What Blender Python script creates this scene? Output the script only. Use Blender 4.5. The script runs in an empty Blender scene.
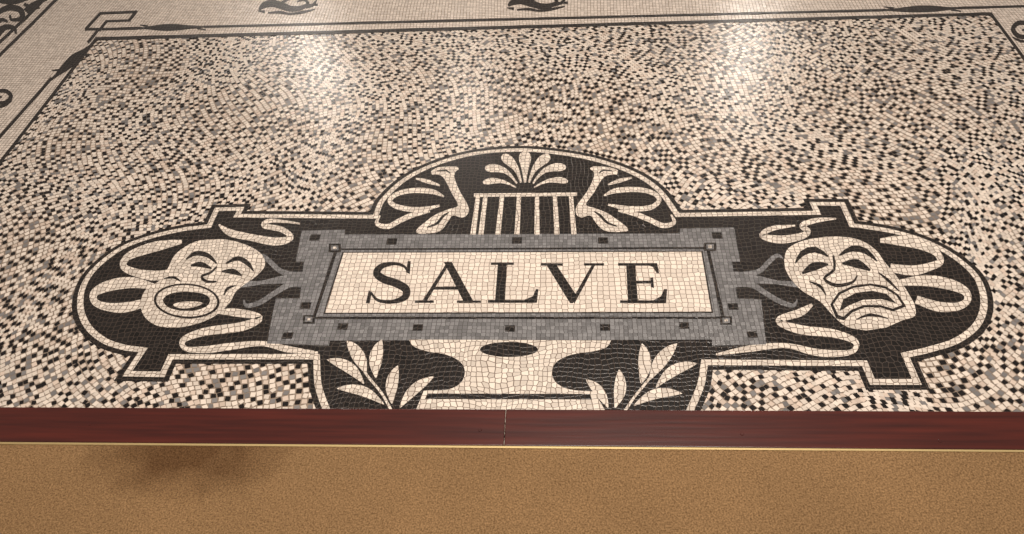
import bpy, math, random, bmesh
import numpy as np
from mathutils import Vector, Matrix
random.seed(7); rng=np.random.default_rng(7)
sc=bpy.context.scene
sc.view_settings.view_transform='Standard'
# ---------------- camera calibration (vanishing points of the floor grid) -------------
F=796.0; CH=1.55
Yc=np.array([47,836,-F]);Yc=Yc/np.linalg.norm(Yc)
Xc=np.array([12012,82,F]);Xc=Xc/np.linalg.norm(Xc);Xc=Xc-Yc*Xc.dot(Yc);Xc/=np.linalg.norm(Xc)
Zc=np.cross(Xc,Yc)
R=np.array([Xc,Yc,Zc])
cam=bpy.data.objects.new("camera",bpy.data.cameras.new("camera"))
sc.collection.objects.link(cam); sc.camera=cam
cam.matrix_world=Matrix([list(R[0])+[0],list(R[1])+[0],list(R[2])+[CH],[0,0,0,1]])
cam.data.sensor_width=36; cam.data.lens=36*F/1024; cam.data.clip_start=0.05
def W(p,z=0.0):
    d=R@np.array([p[0]-512,-(p[1]-267),-F])
    t=(z-CH)/d[2]
    return (d[0]*t,d[1]*t)
zt=0.008
def line_at(a,b,z,x):
    a=W(a,z);b=W(b,z);return (x,a[1]+(b[1]-a[1])*(x-a[0])/(b[0]-a[0]))
top=((0,407),(1024,411.5));bot=((0,441.5),(1024,449.5));bra=((0,444),(1024,452))
E0=line_at(*top,zt,0.)[1];E1=line_at(*top,zt,1.)[1]-E0
def clampy(x,y): return (x,max(y,E0+E1*x+0.0004))
# ---------------- materials -----------------
def lin(c):
    return tuple(((x/255)/12.92 if x/255<=0.04045 else ((x/255+0.055)/1.055)**2.4) for x in c)+(1,)
def newmat(name):
    mt=bpy.data.materials.new(name);mt.use_nodes=True
    nt=mt.node_tree;b=nt.nodes["Principled BSDF"];return mt,nt,b
def N(nt,t,**k):
    n=nt.nodes.new(t)
    for a,v in k.items(): setattr(n,a,v)
    return n
def tess(name,col,grout,size=0.0135,rnd=0.35,rough=0.28,var=0.25,gw=0.07,warp=0.012,rot=0.0,spec=.35):
    mt,nt,b=newmat(name);L=nt.links.new
    g=N(nt,'ShaderNodeNewGeometry')
    mp=N(nt,'ShaderNodeMapping');mp.inputs['Rotation'].default_value=(0,0,rot);L(g.outputs['Position'],mp.inputs[0])
    no=N(nt,'ShaderNodeTexNoise');no.inputs['Scale'].default_value=7;no.inputs['Detail'].default_value=1
    L(mp.outputs[0],no.inputs['Vector'])
    s=N(nt,'ShaderNodeVectorMath',operation='SUBTRACT');s.inputs[1].default_value=(.5,.5,.5);L(no.outputs['Color'],s.inputs[0])
    sc_=N(nt,'ShaderNodeVectorMath',operation='SCALE');sc_.inputs['Scale'].default_value=warp*4;L(s.outputs[0],sc_.inputs[0])
    a=N(nt,'ShaderNodeVectorMath',operation='ADD');L(mp.outputs[0],a.inputs[0]);L(sc_.outputs[0],a.inputs[1])
    v1=N(nt,'ShaderNodeTexVoronoi',voronoi_dimensions='2D',feature='F1')
    v2=N(nt,'ShaderNodeTexVoronoi',voronoi_dimensions='2D',feature='DISTANCE_TO_EDGE')
    for v in (v1,v2):
        v.inputs['Scale'].default_value=1/size;v.inputs['Randomness'].default_value=rnd;L(a.outputs[0],v.inputs['Vector'])
    mr=N(nt,'ShaderNodeMapRange');mr.inputs['From Min'].default_value=gw*0.5;mr.inputs['From Max'].default_value=gw*1.3
    L(v2.outputs['Distance'],mr.inputs['Value'])
    sep=N(nt,'ShaderNodeSeparateColor');L(v1.outputs['Color'],sep.inputs[0])
    mv=N(nt,'ShaderNodeMapRange');mv.inputs['To Min'].default_value=1-var;mv.inputs['To Max'].default_value=1+var*0.5
    L(sep.outputs[0],mv.inputs['Value'])
    cm=N(nt,'ShaderNodeVectorMath',operation='SCALE');cm.inputs[0].default_value=lin(col)[:3];L(mv.outputs[0],cm.inputs['Scale'])
    mx=N(nt,'ShaderNodeMix',data_type='RGBA');mx.inputs[6].default_value=lin(grout);L(mr.outputs[0],mx.inputs[0]);L(cm.outputs[0],mx.inputs[7])
    L(mx.outputs[2],b.inputs['Base Color'])
    h=N(nt,'ShaderNodeMapRange');h.inputs['From Max'].default_value=gw*2.2;L(v2.outputs['Distance'],h.inputs['Value'])
    bp=N(nt,'ShaderNodeBump');bp.inputs['Strength'].default_value=0.35;bp.inputs['Distance'].default_value=0.0012;L(h.outputs[0],bp.inputs['Height'])
    n2=N(nt,'ShaderNodeTexNoise');n2.inputs['Scale'].default_value=60;L(g.outputs['Position'],n2.inputs['Vector'])
    bp2=N(nt,'ShaderNodeBump');bp2.inputs['Strength'].default_value=0.25;bp2.inputs['Distance'].default_value=0.001;L(n2.outputs[0],bp2.inputs['Height']);L(bp.outputs[0],bp2.inputs['Normal'])
    L(bp2.outputs[0],b.inputs['Normal'])
    b.inputs['Roughness'].default_value=rough;b.inputs['Specular IOR Level'].default_value=spec
    return mt
M_W=tess("ivory_tesserae",(218,205,191),(106,90,78),rnd=0.4,size=.0135)
M_P=tess("ivory_tablet_tesserae",(221,207,193),(122,104,90),size=0.015,rnd=0.3,var=0.18,warp=0.004,gw=0.06)
M_B=tess("black_tesserae",(30,26,24),(70,59,51),rnd=0.4,var=0.5,gw=0.055,spec=.38,size=.0135)
M_G=tess("grey_tesserae",(122,120,120),(66,61,59),size=0.0115,rnd=0.25,var=0.36,warp=0.002,gw=0.06)
MATS=[M_W,M_B,M_G,M_P]; WHT,BLK,GRY,TAB=0,1,2,3
# ---------------- shape helpers -----------------
def cat(pts,closed=False,n=6):
    P=[np.array(p,float) for p in pts];k=len(P);out=[]
    rngi=range(k) if closed else range(k-1)
    for i in rngi:
        if closed: a,b,c,d=P[(i-1)%k],P[i],P[(i+1)%k],P[(i+2)%k]
        else: a,b,c,d=P[max(i-1,0)],P[i],P[i+1],P[min(i+2,k-1)]
        for j in range(n):
            t=j/n
            out.append(0.5*((2*b)+(-a+c)*t+(2*a-5*b+4*c-d)*t*t+(-a+3*b-3*c+d)*t**3))
    if not closed: out.append(P[-1])
    return out
def sm(pts,n=6): return [tuple(p) for p in cat(pts,True,n)]
def op(pts,n=6): return [tuple(p) for p in cat(pts,False,n)]
def ell(cx,cy,rx,ry,rot=0,n=28):
    c,s=math.cos(math.radians(rot)),math.sin(math.radians(rot))
    return [(cx+rx*math.cos(t)*c-ry*math.sin(t)*s,cy+rx*math.cos(t)*s+ry*math.sin(t)*c) for t in [2*math.pi*i/n for i in range(n)]]
LZ=0.0003
CNT=[0]
def zl(layer):
    CNT[0]+=1
    return 0.0008+layer*LZ+(CNT[0]%60)*4e-6
class Part:
    def __init__(s): s.v=[];s.f=[];s.m=[]
    def wpoly(s,pts,layer,mat):
        ar=sum(pts[i][0]*pts[(i+1)%len(pts)][1]-pts[(i+1)%len(pts)][0]*pts[i][1] for i in range(len(pts)))
        if ar<0: pts=pts[::-1]
        pts=[clampy(*p) for p in pts]
        o=len(s.v);n=len(pts);z=zl(layer)
        s.v+=[(p[0],p[1],z) for p in pts]+[(p[0],p[1],0.0) for p in pts]
        s.f.append(list(range(o,o+n)));s.m.append(mat)
        for i in range(n):
            j=(i+1)%n;s.f.append([o+i,o+n+i,o+n+j,o+j]);s.m.append(mat)
        return s
    def poly(s,pts,layer,mat): return s.wpoly([W(p) for p in pts],layer,mat)
    def stroke(s,pts,wd,layer,mat,n=6,straight=False):
        if isinstance(wd,(int,float)): wd=[wd]*len(pts)
        q=[(p[0],p[1],w) for p,w in zip(pts,wd)]
        c=[np.array(x,float) for x in q] if straight else cat(q,False,n)
        Lf=[];Rt=[]
        for i,p in enumerate(c):
            a=c[max(i-1,0)][:2];b=c[min(i+1,len(c)-1)][:2];t=b-a;t=t/(np.linalg.norm(t)+1e-9)
            nn=np.array([-t[1],t[0]]);w=max(p[2],0.15)/2
            Lf.append(clampy(*W(p[:2]+nn*w)));Rt.append(clampy(*W(p[:2]-nn*w)))
        o=len(s.v);k=len(c);z=zl(layer)
        s.v+=[(x,y,z) for x,y in Lf]+[(x,y,z) for x,y in Rt]+[(x,y,0) for x,y in Lf]+[(x,y,0) for x,y in Rt]
        for i in range(k-1):
            s.f+=[[o+i,o+i+1,o+k+i+1,o+k+i],[o+i,o+2*k+i,o+2*k+i+1,o+i+1],[o+k+i+1,o+3*k+i+1,o+3*k+i,o+k+i]]
            s.m+=[mat]*3
        return s
    def leaf(s,a,b,w,layer,mat,bend=0,prof=((0,.1),(.15,.5),(.35,.9),(.55,1),(.75,.8),(.9,.42),(1,.03))):
        a=np.array(a,float);b=np.array(b,float);d=b-a;nn=np.array([-d[1],d[0]])
        pts=[];wd=[]
        for t,k in prof:
            pts.append(tuple(a+d*t+nn*bend*math.sin(math.pi*t)));wd.append(w*k)
        return s.stroke(pts,wd,layer,mat,n=4)
    def petal(s,a,b,w,layer,mat,bend=0):
        return s.leaf(a,b,w,layer,mat,bend,((0,.2),(.2,.32),(.45,.6),(.7,.95),(.85,.98),(.95,.7),(.99,.35),(1,.05)))
    def make(s,name,parent=None,**props):
        me=bpy.data.meshes.new(name);me.from_pydata(s.v,[],s.f)
        for mt in MATS: me.materials.append(mt)
        me.polygons.foreach_set('material_index',s.m);me.update()
        o=bpy.data.objects.new(name,me);sc.collection.objects.link(o)
        if parent: o.parent=parent
        for k,v in props.items(): o[k]=v
        return o
def inset(pts,d):
    n=len(pts);ar=sum(pts[i][0]*pts[(i+1)%n][1]-pts[(i+1)%n][0]*pts[i][1] for i in range(n))
    if ar<0: pts=pts[::-1]
    out=[]
    for i in range(n):
        p=np.array(pts[i]);a=np.array(pts[i-1]);b=np.array(pts[(i+1)%n])
        u=p-a;v=b-p;u=u/np.linalg.norm(u);v=v/np.linalg.norm(v)
        nu=np.array([-u[1],u[0]]);nv=np.array([-v[1],v[0]]);mm=nu+nv
        k=max(1+nu.dot(nv),0.3)
        out.append(tuple(p+mm*d/k))
    return out
def empty(name,**p):
    e=bpy.data.objects.new(name,None);sc.collection.objects.link(e)
    for k,v in p.items(): e[k]=v
    return e
# ---------------- floor -----------------
tl,tr=np.array(W((99,38))),np.array(W((990,14)))
bl=np.array(W((0,163)));br=np.array(W((1024,62)))
dl=(bl-tl);dr=(br-tr)
def side(P,a,d): return (P[...,0]-a[0])*d[1]-(P[...,1]-a[1])*d[0]
x0,x1,y0,y1=-2.7,2.7,W((512,440))[1]-0.02,3.6
ref=np.array([0.0,1.8])
def isin(cc):
    o=(side(cc,tl,dl)*np.sign(side(ref,tl,dl))>0)&(side(cc,tr,dr)*np.sign(side(ref,tr,dr))>0)
    dt=tr-tl;return o&(side(cc,tl,dt)*np.sign(side(ref,tl,dt))>0)
def nb(a):
    o=np.zeros(a.shape,int);o[1:]+=a[:-1];o[:-1]+=a[1:];o[:,1:]+=a[:,:-1];o[:,:-1]+=a[:,1:];return o
def lattice(S,deg,amp,jit,rots,inner):
    H=3.3;nx=int(2*H/S)
    gx,gy=np.meshgrid(np.arange(nx+1),np.arange(nx+1),indexing='ij')
    V=np.stack([-H+gx*S,-H+gy*S],-1).astype(float)
    wx=0.05*np.sin(V[...,1]*7+1.2*np.sin(V[...,0]*3))+0.014*np.sin(V[...,0]*11+V[...,1]*9)
    wy=0.05*np.sin(V[...,0]*7.5+1.2*np.sin(V[...,1]*3.3))+0.012*np.sin(V[...,0]*16-V[...,1]*8)
    V2=V+amp*np.stack([wx,wy],-1)+rng.uniform(-jit,jit,V.shape)*S
    th=math.radians(deg);V2=V2@np.array([[math.cos(th),math.sin(th)],[-math.sin(th),math.cos(th)]])+np.array([0,2.2])
    par=(gx+gy)[:-1,:-1]%2;rr=rng.random((nx,nx))
    dk=(par==0)&(rr<0.38)
    k=nb(dk);dk=dk|((par==1)&((k==0)&(rr<.75)|(k==1)&(rr<.17)|(k==2)&(rr<.05)))
    dk=dk.ravel()
    c=np.stack([V2[:-1,:-1],V2[1:,:-1],V2[1:,1:],V2[:-1,1:]],2).reshape(-1,4,2)
    m=c.mean(1);keep=(m[:,0]>x0)&(m[:,0]<x1)&(m[:,1]>y0)&(m[:,1]<y1)&(isin(m)==inner)
    c=c[keep];dk=dk[keep];cen=c.mean(1,keepdims=True)
    e=((c[:,1]-c[:,0])+(c[:,2]-c[:,3]))[:,None]/2
    ea=np.arctan2(e[...,1],e[...,0])+rng.normal(0,rots,(len(c),1))
    hs=S*0.5*rng.uniform(.84,1.0,(len(c),1))
    sq=np.stack([np.stack([np.cos(ea+q_)*hs*1.414,np.sin(ea+q_)*hs*1.414],-1)[:,0] for q_ in (-2.356,-.785,.785,2.356)],1)
    c=(c-cen)*rng.uniform(0.84,0.94,(len(c),1,1))*.4+sq*.6*.9+cen
    return c,dk
white=np.array(lin((220,206,192))[:3]);pink=np.array(lin((208,189,173))[:3]);grey=np.array(lin((118,114,112))[:3]);black=np.array(lin((26,22,21))[:3])
c1,dk=lattice(0.0138,24,1.0,.17,.30,True)
r=rng.random(len(c1));r2=rng.random(len(c1))
lt=np.where((r2<.25)[:,None],pink,white)
col1=np.where(dk[:,None],np.where((r<.16)[:,None],grey,black),np.where((r<0.09)[:,None],grey*1.15,lt))*rng.uniform(0.82,1.06,(len(c1),1))
c2,_=lattice(0.0125,0,.15,.08,.08,False)
col2=np.array(lin((218,204,191))[:3])*rng.uniform(0.8,1.06,(len(c2),1))
c=np.concatenate([c1,c2]);col=np.concatenate([col1,col2])
zq=rng.normal(0,0.00012,(len(c),4))+0.0004
tv=np.concatenate([c,zq[...,None]],-1).reshape(-1,3)
nT=len(c)
base=np.array([[-3.4,0.0,-0.0008],[3.4,0.0,-0.0008],[3.4,4.2,-0.0008],[-3.4,4.2,-0.0008]])
vs=np.concatenate([tv,base]);
me=bpy.data.meshes.new("floor")
me.vertices.add(len(vs));me.vertices.foreach_set('co',vs.ravel())
me.loops.add(len(vs));me.loops.foreach_set('vertex_index',np.arange(len(vs)))
me.polygons.add(nT+1);me.polygons.foreach_set('loop_start',np.arange(0,len(vs),4))
me.update(calc_edges=True)
at=me.attributes.new("tessera",'FLOAT_COLOR','POINT')
cl=np.ones((len(vs),4));cl[:,:3]=np.concatenate([np.repeat(col,4,0),np.tile(np.array(lin((140,124,110))[:3]),(4,1))])
at.data.foreach_set('color',cl.ravel())
mt,nt,b=newmat("mosaic_field")
a=N(nt,'ShaderNodeAttribute',attribute_name="tessera");nt.links.new(a.outputs['Color'],b.inputs['Base Color'])
no=N(nt,'ShaderNodeTexNoise');no.inputs['Scale'].default_value=70
g=N(nt,'ShaderNodeNewGeometry');nt.links.new(g.outputs['Position'],no.inputs['Vector'])
bp=N(nt,'ShaderNodeBump');bp.inputs['Strength'].default_value=0.25;bp.inputs['Distance'].default_value=0.001
nt.links.new(no.outputs[0],bp.inputs['Height']);nt.links.new(bp.outputs[0],b.inputs['Normal'])
b.inputs['Roughness'].default_value=0.25;b.inputs['Specular IOR Level'].default_value=.42
me.materials.append(mt)
fo=bpy.data.objects.new("floor",me);sc.collection.objects.link(fo)
fo["kind"]="structure";fo["label"]="mosaic floor of random ivory, grey and black stone tesserae"
# ---------------- emblem -----------------
E=empty("mosaic_emblem",label="black and ivory mosaic emblem with two theatre masks in floor",category="floor mosaic")
outer=(op([(370,212),(377,198),(400,177),(432,161),(472,150),(517,146),(560,149),(602,157),(640,171),(665,188),(682,210)])
 +[(807,208),(803,199),(848,199),(858,221)]
 +op([(866,222),(895,227),(928,237),(957,252),(980,271),(991,290),(993,312),(984,332),(962,348),(934,357),(917,361)])
 +[(930,390),(866,390),(858,371),(713,370)]
 +op([(713,370),(710,388),(702,408),(695,424)])[1:]+[(322,424)]
 +op([(322,424),(314,404),(309,386),(308,364)])[1:]
 +[(176,364),(168,382),(114,381),(131,356)]
 +op([(122,355),(100,348),(82,334),(73,316),(73,296),(81,277),(98,259),(122,243),(152,232),(182,225),(197,223)])
 +[(204,222),(212,205),(251,204),(247,211)])
ow=[W(p) for p in outer]
q=Part();q.wpoly(ow,0,BLK);q.wpoly(inset(ow,0.0135),1,WHT);q.wpoly(inset(ow,0.030),2,BLK)
q.make("emblem_ground",E,label="black ground outlined with ivory line")
# comedy mask
q=Part()
q.poly(sm([(184,248),(200,241),(226,240),(248,246),(262,255),(265,266),(257,276),(246,284),(236,292),(230,303),(217,315),(201,323),(178,328),(157,326),(144,316),(141,302),(147,289),(160,281),(168,269),(174,257)],4),4,WHT)
q.stroke([(186,260),(196,254),(208,256),(217,264)],[1,4.5,4.5,1.5],5,BLK)
q.stroke([(226,264),(238,259),(248,264),(254,272)],[1.5,4.5,4.5,1],5,BLK)
q.stroke([(191,266),(201,265),(212,269)],[1.5,5.5,1.5],5,BLK);q.stroke([(222,272),(233,272),(242,276)],[1.5,5.5,1.5],5,BLK)
q.stroke([(217,267),(211,273),(202,277),(207,282),(217,282)],[1.5,2.2,2.4,3,1.4],5,BLK)
q.stroke([(164,279),(174,278),(181,282)],[1,2.6,1],5,BLK);q.stroke([(236,286),(228,289),(224,296)],[1,2.6,1],5,BLK)
q.poly(ell(187,301.5,33,17.5,3,36),5,BLK)
q.poly(ell(187,301.5,30.5,15.6,3,36),6,WHT)
q.poly(sm([(164,299),(172,294),(187,292.5),(202,294),(210,299),(208,306),(198,310.5),(184,311.5),(171,309),(164.5,304)],4),7,BLK)
q.poly(sm([(174,305),(184,302.5),(198,302.5),(203,304.5),(194,308),(184,309.3),(177,308)],4),8,WHT)
q.make("comedy_mask",E,label="ivory laughing theatre mask with wide open mouth")
# tragedy mask
q=Part()
q.poly(op([(784,260),(788,249),(804,241),(832,237),(858,240),(875,250),(884,262),(895,275),(906,290)],4)+op([(914,304),(915,316),(902,321),(886,328)],4)+op([(866,331),(846,327),(832,315),(820,302),(803,292),(791,280),(785,269)],4),4,WHT)
q.stroke([(795,264),(802,254),(815,250),(828,257)],[1,5.5,6,1.5],5,BLK,n=2)
q.stroke([(839,256),(852,249),(866,252),(877,262)],[1.5,6,5.5,1],5,BLK,n=2)
q.stroke([(802,274),(814,267),(828,265)],[2,8.5,2],5,BLK);q.stroke([(842,264),(856,264),(870,271)],[2,8.5,2],5,BLK)
q.stroke([(833,256),(834,270),(824,279),(836,286),(852,283),(857,276)],[2,2.8,2.8,3.6,2.8,1.4],5,BLK,n=3)
q.poly([(836,319),(830,305),(838,293),(852,286.5),(870,284),(886,287),(898,295),(906,307),(893,312),(880,308),(864,308),(852,313),(844,321)],5,BLK)
q.poly([(838,315.5),(833,305),(840,295),(853,288.8),(870,286.3),(885,289.3),(896,296.5),(902,305.5),(892.5,309.3),(880,305.6),(863.5,305.6),(851,310.5),(843,317.5)],6,WHT)
q.poly([(839,312),(843,300),(856,293.5),(872,291.5),(886,294.5),(896,304),(881,299.8),(863,300.5),(850,305.5)],7,BLK)
q.stroke([(856,320),(870,315.5),(888,319)],[1,2.8,1],5,BLK)
q.stroke([(809,282),(820,287),(826,296)],[1,2.8,1],5,BLK)
q.stroke([(878,273),(888,281),(899,292)],[1,2.8,1],5,BLK)
q.make("tragedy_mask",E,label="ivory frowning theatre mask with drooping mouth")
def ribbon(strokes,name="ribbon",**p):
    q=Part()
    for pts,w,mat in strokes: q.stroke(pts,w,5 if mat==BLK else 3,mat)
    q.make(name,E,**p)
ribbon([([(174,274),(154,276),(136,273),(124,267),(127,258),(142,251),(160,246),(182,242)],[9,10,8,7,7,9.5,9.5,4],WHT)])
ribbon([([(154,287),(132,283),(110,286),(95,293),(95,302),(106,307),(124,308),(146,303)],[6,11,11,8,7,8,10,8],WHT)])
ribbon([([(880,241),(898,241),(920,245),(936,253),(940,262),(930,267),(912,271),(890,268)],[4,9.5,9.5,7,7,8,10,8],WHT)])
ribbon([([(900,283),(925,281),(950,285),(965,292),(967,301),(957,307),(938,307),(916,300)],[6,11,11,8,7,8,10,8],WHT)])
ribbon([([(219,225),(230,233),(252,238),(276,242),(291,238),(282,230),(264,226),(272,221),(300,224)],[1.5,7,7,8,5.5,5.5,5,4,1.5],WHT)])
ribbon([([(214,312),(236,313),(260,318),(242,327),(206,332),(184,340),(186,349),(206,350),(230,347),(262,344),(290,350),(318,353)],[3,8,6,9,8,6,5,7,7,5,6.5,2],WHT)])
ribbon([([(836,219),(815,221),(802,226),(808,232),(800,237),(780,240),(762,236),(772,229),(795,226)],[1.5,5,5.5,5.5,7,8,5.5,5,1.5],WHT)])
ribbon([([(812,305),(800,313),(778,321),(800,330),(834,334),(855,342),(852,352),(832,354),(812,352),(785,346),(750,349),(716,355)],[3,8,6,9,8,6,5,7,7,5,6.5,2],WHT)])
ribbon([([(306,276),(292,275),(280,271),(270,262),(262,256),(256,259)],[8,6,5,5,4,1],GRY),([(306,284),(290,285),(274,294),(260,303),(247,306),(244,300)],[8,6,5,5,4,1],GRY),([(306,280),(284,280),(262,283),(240,285)],[9,8,4,7],GRY)],"branched_collar",label="slim grey branching collar")
ribbon([([(731,276),(747,275),(760,271),(769,262),(777,256),(783,259)],[8,6,5,5,4,1],GRY),([(731,284),(751,285),(766,294),(780,302),(793,306),(797,300)],[8,6,5,5,4,1],GRY),([(731,280),(756,280),(778,283),(800,285)],[9,8,4,7],GRY)],"branched_collar",label="slim grey branching collar")
# frame
q=Part()
q.poly([(302,231),(345,230),(345,235),(680,234),(680,229),(734,228),(740,262),(732,262),(737,299),(761,300),(766,345),(712,346),(712,340),(330,341),(329,346),(267,344),(276,299),(300,299),(304,262),(296,262)],3,GRY)
q.poly([(335,249),(709,247.5),(725,319.5),(312,319.5)],4,BLK)
q.poly([(338,250.8),(706,249.6),(721,317.3),(316,317.3)],5,GRY)
for x,y in [(315,238),(392,242),(517,241),(603,241),(717,236),(343,327),(418,328),(510,329),(605,328),(684,326),(306,306),(733,307),(288,336),(752,335)]:
    k=5;h=3.2;l=(x-559)/(y+569)*h
    q.poly([(x-k-l,y-h),(x+k-l,y-h),(x+k+l,y+h),(x-k+l,y+h)],4,BLK)
for x,y in [(335,248.5),(710,247.5),(309,320),(726,321)]:
    for k,h,ly,mt_ in ((6,4.2,6,BLK),(3.6,2.5,7,GRY),(1.6,1.1,8,WHT)):
        q.poly([(x-k,y-h),(x+k,y-h),(x+k,y+h),(x-k,y+h)],ly,mt_)
q.make("inscription_frame",E,label="stepped grey frame dotted with small black squares")
q=Part();q.poly([(342.5,252.6),(702.5,251.6),(713,313.6),(323.5,314.6)],7,BLK);q.poly([(344,253.6),(701,252.6),(711.3,312.5),(325.2,313.5)],8,TAB)
tab=q.make("inscription_tablet",E,label="ivory tablet")
def letter(fn):
    q=Part();fn(q);q.make("letter",tab,label="black serif capital letter")
S_=lambda q,a,b,w:q.stroke([a,b],w,9,BLK,straight=True)
def lS(q):
    q.stroke([(408,273),(404,267),(394,264.5),(382,267),(377,274),(384,280),(396,284),(406,290),(405,298),(393,302.5),(378,301),(371,293)],[2,2.5,3.5,5.5,7.5,8,8,8,6.5,4,3,2],9,BLK,n=8)
    q.poly([(408,262),(411,262),(410,275),(406,273)],9,BLK);q.poly([(369,291),(372,293),(370,304),(366,304)],9,BLK)
def lA(q):
    S_(q,(449,263),(424,303),[3,4]);q.poly([(444,263),(452,263),(474,303),(464,303)],9,BLK)
    S_(q,(434,289),(462,289),3);S_(q,(415,302.5),(434,302.5),2.4);S_(q,(457,302.5),(481,302.5),2.4)
def lL(q):
    q.poly([(498,264),(507,264),(505,303),(495,303)],9,BLK);S_(q,(491,264.5),(514,264.5),2.4);S_(q,(488,302.3),(536,302.3),2.8)
    q.poly([(524,301),(533,297),(536,290),(538.5,290),(537,303.5),(524,303.5)],9,BLK)
def lV(q):
    q.poly([(546,265),(556,265),(577,297),(573,304),(570,304)],9,BLK);S_(q,(594,265),(573,303),[3,4])
    S_(q,(541,265.3),(563,265.3),2.4);S_(q,(584,265.3),(604,265.3),2.4)
def lE(q):
    q.poly([(626,265),(635,265),(638,303),(628,303)],9,BLK);S_(q,(618,265.3),(656,265.3),2.6);S_(q,(620,302.6),(665,302.6),2.8)
    S_(q,(634,283),(652,283),2.8);q.poly([(650,279),(653,278),(654,289),(651,288)],9,BLK)
    q.poly([(645,265),(657,264),(659,274),(656.5,274),(653,268)],9,BLK)
    q.poly([(652,302),(661,297),(664,290),(667,290),(666,304),(652,304)],9,BLK)
for fn in (lS,lA,lL,lV,lE): letter(fn)
# palmette
q=Part()
q.petal((525,183),(525,152),12,4,WHT)
q.petal((521,183),(502,156),9.5,4,WHT,.12);q.petal((529,183),(550,156),9.5,4,WHT,-.12)
q.petal((517,184),(485,169),8,4,WHT,.18);q.petal((533,184),(566,168),8,4,WHT,-.18)
q.petal((516,188),(483,183),6,4,WHT,.12);q.petal((534,188),(568,182),6,4,WHT,-.12)
q.make("palmette",E,label="ivory fan-shaped palmette")
q=Part()
q.poly([(474,194),(577,193),(577,196.4),(474,197.4)],4,WHT)
for a,b2 in ((478,473),(485.5,481),(502,498),(519,517),(537,537),(555,557),(571,574)):
    q.poly([(a-2.1,197),(a+2.1,197),(b2+2.6,235),(b2-2.6,235)],4,WHT)
q.make("fluted_block",E,label="black block fluted with ivory stripes")
q=Part()
q.poly(op([(431,172),(438,168),(454,167),(459,169),(455,173),(455,180),(460,192),(468,206),(468,214),(462,218),(453,216),(448,222),(443,229),(436,233),(419,234),(417,230),(426,222),(436,215),(448,210),(458,206),(452,194),(446,182),(441,176),(432,175)],4),4,WHT)
q.stroke([(427,228),(437,224),(443,217),(449,213)],[1,2.5,2.5,1],5,BLK);q.stroke([(437,171.5),(446,171),(450,174)],[1,1.6,1],5,BLK)
q.make("scroll_bracket",E)
q=Part()
q.poly(op([(618,171),(611,168),(595,167),(590,169),(594,173),(593,180),(587,192),(577,206),(576,214),(581,218),(590,216),(595,222),(600,228),(608,232),(626,232),(627,228),(618,221),(608,214),(596,209),(586,205),(594,193),(601,181),(607,176),(617,175)],4),4,WHT)
q.stroke([(617,227),(607,223),(600,216),(594,212)],[1,2.5,2.5,1],5,BLK);q.stroke([(612,171.5),(603,171),(599,174)],[1,1.6,1],5,BLK)
q.make("scroll_bracket",E)
ribbon([([(440,206),(420,210),(400,208),(390,202),(396,195),(412,191),(432,192),(444,197)],[2,5,5,4.5,4.5,5,5,1.5],WHT),([(430,212),(414,215),(400,221),(388,227),(377,224),(380,216)],[2,5,5,5,4,1.5],WHT),([(416,179),(428,182),(440,186)],[1.5,4,1.5],WHT)])
ribbon([([(608,205),(630,209),(650,208),(659,201),(654,194),(638,190),(616,191),(604,196)],[2,5,5,4.5,4.5,5,5,1.5],WHT),([(618,211),(634,214),(649,220),(663,226),(674,223),(671,215)],[2,5,5,5,4,1.5],WHT),([(632,178),(620,181),(608,185)],[1.5,4,1.5],WHT)])
# urn
q=Part()
q.poly(op([(409,340),(414,347),(428,352),(446,355),(460,362),(465,372),(461,383),(448,390),(424,391)],4)+[(414,424),(606,424)]+op([(594,392),(570,390),(556,383),(552,372),(557,362),(572,355),(592,352),(606,348),(611,341)],4),4,WHT)
q.poly(ell(509,350,29,7.5),5,BLK)
q.poly([(428,394),(590,394.5),(592,400),(425,399.5)],5,BLK)
q.make("urn",E,label="ivory urn neck with black oval")
def branch(stem,leaves):
    q=Part();q.stroke(stem,[1.5,2.5,2.5,3],4,WHT)
    for a,b_,w,k in leaves: q.leaf(a,b_,w,4,WHT,k)
    q.make("laurel_branch",E,label="ivory laurel branch with pointed leaves")
branch([(356,354),(366,374),(382,394),(394,416)],[((366,374),(347,341),13,.06),((376,378),(382,340),13,-.08),((364,384),(327,360),11,.12),((392,404),(398,366),12,-.08),((384,405),(337,389),10,.12),((400,408),(434,377),10,-.08)])
branch([(664,356),(650,378),(634,398),(622,416)],[((641,384),(642,344),13,.08),((650,380),(677,344),13,-.06),((656,388),(697,364),11,-.12),((615,408),(619,370),12,.08),((634,406),(682,394),10,-.12),((608,408),(586,380),10,.08)])
# ---------------- border -----------------
Bd=empty("mosaic_border",label="thin black mosaic border lines with curled ornaments around speckled field",category="floor mosaic")
q=Part()
q.stroke([(-60,241),(0,163),(97,38)],3,1,BLK,straight=True)
q.stroke([(96,39),(990,14)],[3.4,3],1,BLK,straight=True)
q.stroke([(990,13),(1040,80)],3,1,BLK,straight=True)
q.stroke([(-60,212),(0,137),(52,78)],3,1,BLK,straight=True);q.stroke([(88,43),(99,29)],2.8,1,BLK,straight=True)
q.stroke([(99,29.5),(142,28.3)],2.6,1,BLK,straight=True);q.stroke([(204,27),(886,10.3)],2.4,1,BLK,straight=True);q.stroke([(958,8.2),(1040,6)],2.4,1,BLK,straight=True)
q.stroke([(86,29),(101,13)],2.8,1,BLK,straight=True);q.stroke([(100,13.5),(137,12)],2.4,1,BLK,straight=True);q.stroke([(137,11),(129,21)],2.8,1,BLK,straight=True)
q.stroke([(131,20.5),(106,21.5)],2.4,1,BLK,straight=True);q.stroke([(107,21),(99,31)],2.8,1,BLK,straight=True);q.stroke([(85,29.5),(101,29.3)],2.6,1,BLK,straight=True)
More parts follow.
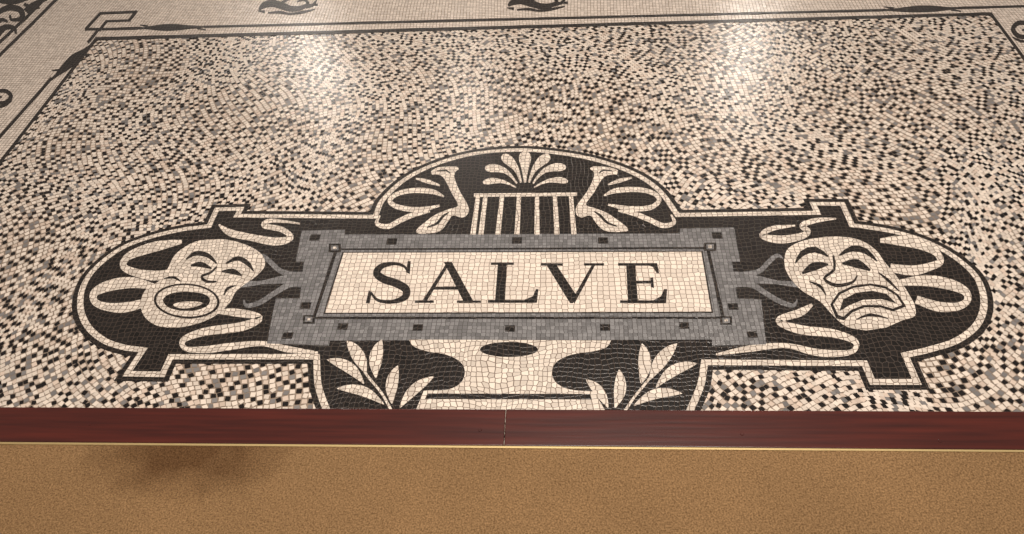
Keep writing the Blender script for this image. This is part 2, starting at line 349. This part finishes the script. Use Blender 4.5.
q.stroke([(-5,60),(34,22),(60,-4)],3,1,BLK,straight=True)
q.make("border_line",Bd)
def fish(bodies,lab):
    q=Part()
    for p,ww in bodies: q.stroke(p,ww,1,BLK)
    q.make("border_ornament",Bd,label=lab)
SP="slender black spindle ornament in border line";CR="curled black sea creature ornament"
fish([([(138,28.4),(150,28.1),(163,27.8),(176,27.5),(190,27.3),(207,27)],[1,3.5,6.5,6.5,3.5,1]),([(140,25),(148,26.5)],[1,2]),([(206,30),(197,28.5)],[1,2])],SP)
fish([([(49,82),(58,74),(67,66),(75,58),(84,51),(95,42)],[1.2,4,8.5,8.5,4,1.2]),([(52,71),(60,70)],[1,2.5]),([(92,55),(84,55)],[1,2.5])],SP)
fish([([(882,10.4),(898,10),(914,9.4),(930,9),(946,8.8),(963,8.2)],[1,3.5,6.5,6.5,3.5,1]),([(884,7),(894,8.5)],[1,2]),([(961,11.5),(951,10)],[1,2])],SP)
fish([([(259,10),(264,5.5),(272,3.5),(282,6),(291,9),(301,8),(308,4),(304,0),(297,2)],[2,6,7,7,6,4.5,3.2,2.4,1.2]),([(258,11),(265,12)],[1,3]),([(268,13),(280,12.5),(290,14),(302,12.5),(315,9.5)],[1.5,2.8,2.2,2.8,1]),([(272,2),(276,-2),(284,-4)],[3,3,1]),([(281,4),(287,0),(295,-2)],[3,2.5,1]),([(306,8),(313,5),(317,0)],[1.5,3,1]),([(308,5),(318,5)],[1.5,2.5])],CR)
fish([([(508,6),(513,2.5),(521,1),(531,3.5),(541,6.5),(551,5.5),(557,2),(553,-2)],[2,6,7,7,6,4.5,3.2,2]),([(507,8),(514,9)],[1,3]),([(517,10),(529,9.4),(539,11),(551,9.5),(565,6.5)],[1.5,2.8,2.2,2.8,1]),([(530,2),(536,-2),(544,-3)],[3,2.5,1]),([(555,6),(562,2.5),(566,-2)],[1.5,3,1]),([(557,3),(568,3)],[1.5,2.5])],CR)
fish([([(-6,92),(5,91),(11,96),(7,102),(-2,103),(-4,98),(2,97)],[3,4,4,4,3,2,2]),([(-6,108),(4,106),(12,101)],[2,2.5,1])],CR)
fish([([(1032,24),(1019,23),(1013,29),(1018,36),(1028,37),(1030,32),(1022,30)],[4,4.5,4.5,4.5,4,3,2]),([(1030,42),(1020,41),(1012,37)],[2,2.5,1])],CR)
fish([([(-6,-2),(14,2),(32,-3)],[9,5,3]),([(-4,14),(8,8),(20,10),(22,18),(12,20),(10,15)],[4,6,6,5,3,2]),([(-4,36),(4,28),(14,28),(16,34)],[7,6,4,2]),([(26,12),(34,5),(50,-3)],[7,6,3]),([(24,4),(32,8),(40,8)],[3,4,1]),([(-6,24),(2,20),(8,22)],[5,4,2]),([(-8,50),(12,31),(28,16),(46,-2)],[3,3,3,3])],"dense black scrolling foliage band")
# ---------------- threshold boards -----------------
def wood():
    mt,nt,b=newmat("red_mahogany");L=nt.links.new
    g=N(nt,'ShaderNodeNewGeometry');mp=N(nt,'ShaderNodeMapping');mp.inputs['Scale'].default_value=(2.5,60,20);L(g.outputs['Position'],mp.inputs[0])
    n=N(nt,'ShaderNodeTexNoise');n.inputs['Scale'].default_value=1.5;n.inputs['Detail'].default_value=6;L(mp.outputs[0],n.inputs['Vector'])
    cr=N(nt,'ShaderNodeValToRGB');cr.color_ramp.elements[0].position=.3;cr.color_ramp.elements[1].position=.75
    cr.color_ramp.elements[0].color=lin((52,13,8));cr.color_ramp.elements[1].color=lin((82,27,17));L(n.outputs[0],cr.inputs[0]);L(cr.outputs[0],b.inputs['Base Color'])
    bp=N(nt,'ShaderNodeBump');bp.inputs['Strength'].default_value=.15;bp.inputs['Distance'].default_value=.002;L(n.outputs[0],bp.inputs['Height']);L(bp.outputs[0],b.inputs['Normal'])
    b.inputs['Roughness'].default_value=.28;b.inputs['Coat Weight'].default_value=.2;b.inputs['Coat Roughness'].default_value=.25
    return mt
MW=wood()
mtb,ntb,bb=newmat("worn_brass");bb.inputs['Base Color'].default_value=lin((196,172,122));bb.inputs['Metallic'].default_value=.6;bb.inputs['Roughness'].default_value=.45
def slab(name,pts,zb,zt,mat,bev=0.002):
    me=bpy.data.meshes.new(name);n=len(pts)
    v=[(x,y,zb) for x,y in pts]+[(x,y,zt) for x,y in pts]
    f=[list(range(n))[::-1],list(range(n,2*n))]+[[i,(i+1)%n,n+(i+1)%n,n+i] for i in range(n)]
    me.from_pydata(v,[],f);me.materials.append(mat);o=bpy.data.objects.new(name,me);sc.collection.objects.link(o)
    md=o.modifiers.new("b",'BEVEL');md.width=bev;md.segments=3
    return o
xs=W((505,425),zt)[0]
for i,(xa,xb) in enumerate(((-2.2,xs-0.0009),(xs+0.0009,2.2))):
    o=slab("threshold_board",[line_at(*bot,zt,xa),line_at(*bot,zt,xb),line_at(*top,zt,xb),line_at(*top,zt,xa)],0.0,zt,MW,.0015)
    o["label"]="dark red varnished wooden threshold board beside the mosaic";o["category"]="threshold";o["group"]="wooden threshold boards"
    for px in (((480,430),(90,424)) if i==0 else ((940,441),(742,434))):
        x,y=W(px,zt);mc=bpy.data.meshes.new("screw")
        bm=bmesh.new();bmesh.ops.create_cone(bm,cap_ends=True,segments=20,radius1=.0045,radius2=.0035,depth=.0012)
        bmesh.ops.translate(bm,verts=bm.verts,vec=(x,y,zt+.0004));bm.to_mesh(mc);bm.free()
        mc.materials.append(MW);so=bpy.data.objects.new("screw",mc);sc.collection.objects.link(so);so.parent=o
bt=((0,441.8),(1024,449.8))
o=slab("brass_strip",[line_at(*bra,.009,-2.2),line_at(*bra,.009,2.2),line_at(*bt,.009,2.2),line_at(*bt,.009,-2.2)],0,.009,mtb,.001)
o["label"]="thin brass edging strip between wooden threshold and carpet";o["category"]="carpet trim"
# ---------------- carpet -----------------
zc=0.007
mt,nt,b=newmat("tan_carpet_pile");L=nt.links.new
g=N(nt,'ShaderNodeNewGeometry')
n1=N(nt,'ShaderNodeTexNoise');n1.inputs['Scale'].default_value=280;n1.inputs['Detail'].default_value=2;L(g.outputs['Position'],n1.inputs['Vector'])
n2=N(nt,'ShaderNodeTexNoise');n2.inputs['Scale'].default_value=5;n2.inputs['Detail'].default_value=4;L(g.outputs['Position'],n2.inputs['Vector'])
cr=N(nt,'ShaderNodeValToRGB');cr.color_ramp.elements[0].position=.3;cr.color_ramp.elements[1].position=.7
cr.color_ramp.elements[0].color=lin((98,74,49));cr.color_ramp.elements[1].color=lin((153,121,85));L(n1.outputs[0],cr.inputs[0])
m2=N(nt,'ShaderNodeMapRange');m2.inputs['From Min'].default_value=.3;m2.inputs['From Max'].default_value=.7;m2.inputs['To Min'].default_value=.92;m2.inputs['To Max'].default_value=1.08;L(n2.outputs[0],m2.inputs['Value'])
sx,sy=W((188,454),zc)
mp=N(nt,'ShaderNodeVectorMath',operation='SUBTRACT');mp.inputs[1].default_value=(sx,sy,0);L(g.outputs['Position'],mp.inputs[0])
ms=N(nt,'ShaderNodeVectorMath',operation='MULTIPLY');ms.inputs[1].default_value=(4.2,10,0);L(mp.outputs[0],ms.inputs[0])
ln=N(nt,'ShaderNodeVectorMath',operation='LENGTH');L(ms.outputs[0],ln.inputs[0])
ad=N(nt,'ShaderNodeMath',operation='ADD');n3=N(nt,'ShaderNodeTexNoise');n3.inputs['Scale'].default_value=16;n3.inputs['Detail'].default_value=4;L(g.outputs['Position'],n3.inputs['Vector'])
L(ln.outputs['Value'],ad.inputs[0]);L(n3.outputs[0],ad.inputs[1])
m3=N(nt,'ShaderNodeMapRange');m3.inputs['From Min'].default_value=.8;m3.inputs['From Max'].default_value=1.65;L(ad.outputs[0],m3.inputs['Value'])
mxs=N(nt,'ShaderNodeMix',data_type='RGBA');mxs.inputs[6].default_value=(.46,.40,.36,1);mxs.inputs[7].default_value=(1,1,1,1);L(m3.outputs[0],mxs.inputs[0])
vm=N(nt,'ShaderNodeVectorMath',operation='MULTIPLY');L(cr.outputs[0],vm.inputs[0]);L(mxs.outputs[2],vm.inputs[1])
vs_=N(nt,'ShaderNodeVectorMath',operation='SCALE');L(vm.outputs[0],vs_.inputs[0]);L(m2.outputs[0],vs_.inputs['Scale']);L(vs_.outputs[0],b.inputs['Base Color'])
b.inputs['Roughness'].default_value=.95;b.inputs['Specular IOR Level'].default_value=.1
xa,xb=-1.5,1.5;P=0.0028;nX=int((xb-xa)/P);nY=int(0.7/P)
gx,gy=np.meshgrid(np.arange(nX+1),np.arange(nY+1),indexing='ij')
X=xa+gx*P;l0=line_at(*bra,zc,0.);l1=line_at(*bra,zc,1.);Y=l0[1]+(l1[1]-l0[1])*X-gy*P
Z=zc+rng.uniform(-.0013,.0013,X.shape)
vv=np.stack([X+rng.uniform(-.3,.3,X.shape)*P,Y-np.where(gy>0,rng.uniform(0,.4,X.shape)*P,0),Z],-1).reshape(-1,3)
idx=(gx*(nY+1)+gy)[:-1,:-1].ravel()
qf=np.stack([idx,idx+1,idx+nY+2,idx+nY+1],1)
me=bpy.data.meshes.new("carpet");me.vertices.add(len(vv));me.vertices.foreach_set('co',vv.ravel())
me.loops.add(qf.size);me.loops.foreach_set('vertex_index',qf.ravel());me.polygons.add(len(qf));me.polygons.foreach_set('loop_start',np.arange(0,qf.size,4));me.update(calc_edges=True)
me.materials.append(mt);o=bpy.data.objects.new("carpet",me);sc.collection.objects.link(o)
o["label"]="tan short-pile carpet with a dark stain near brass strip";o["category"]="carpet"
# ---------------- lights -----------------
w=bpy.data.worlds.new("world");sc.world=w;w.use_nodes=True
w.node_tree.nodes['Background'].inputs[0].default_value=(1.0,.87,.77,1);w.node_tree.nodes['Background'].inputs[1].default_value=.28
def area(loc,target,size,power,col=(1,.915,.825)):
    l=bpy.data.lights.new("ceiling_light",'AREA');l.shape='DISK';l.size=size;l.energy=power;l.color=col
    o=bpy.data.objects.new("ceiling_light",l);sc.collection.objects.link(o);o.location=loc
    o.rotation_euler=(Vector(target)-Vector(loc)).to_track_quat('-Z','Y').to_euler()
def mirror(px,h):
    p=np.array(W(px));k=(h+CH)/CH;return (p[0]*k,p[1]*k,h)
for px,h,s,pw in (((318,68),3.0,.25,24),((742,58),3.0,.22,26),((470,105),3.0,.25,9),((262,40),3.2,.3,6)):
    L_=mirror(px,h);p=W(px);area(L_,(p[0],p[1],0),s,pw)
area((0.3,1.3,3.1),(0,1.8,0),1.8,108)
area((-1.2,.2,3.0),(0,1.6,0),1.0,22)
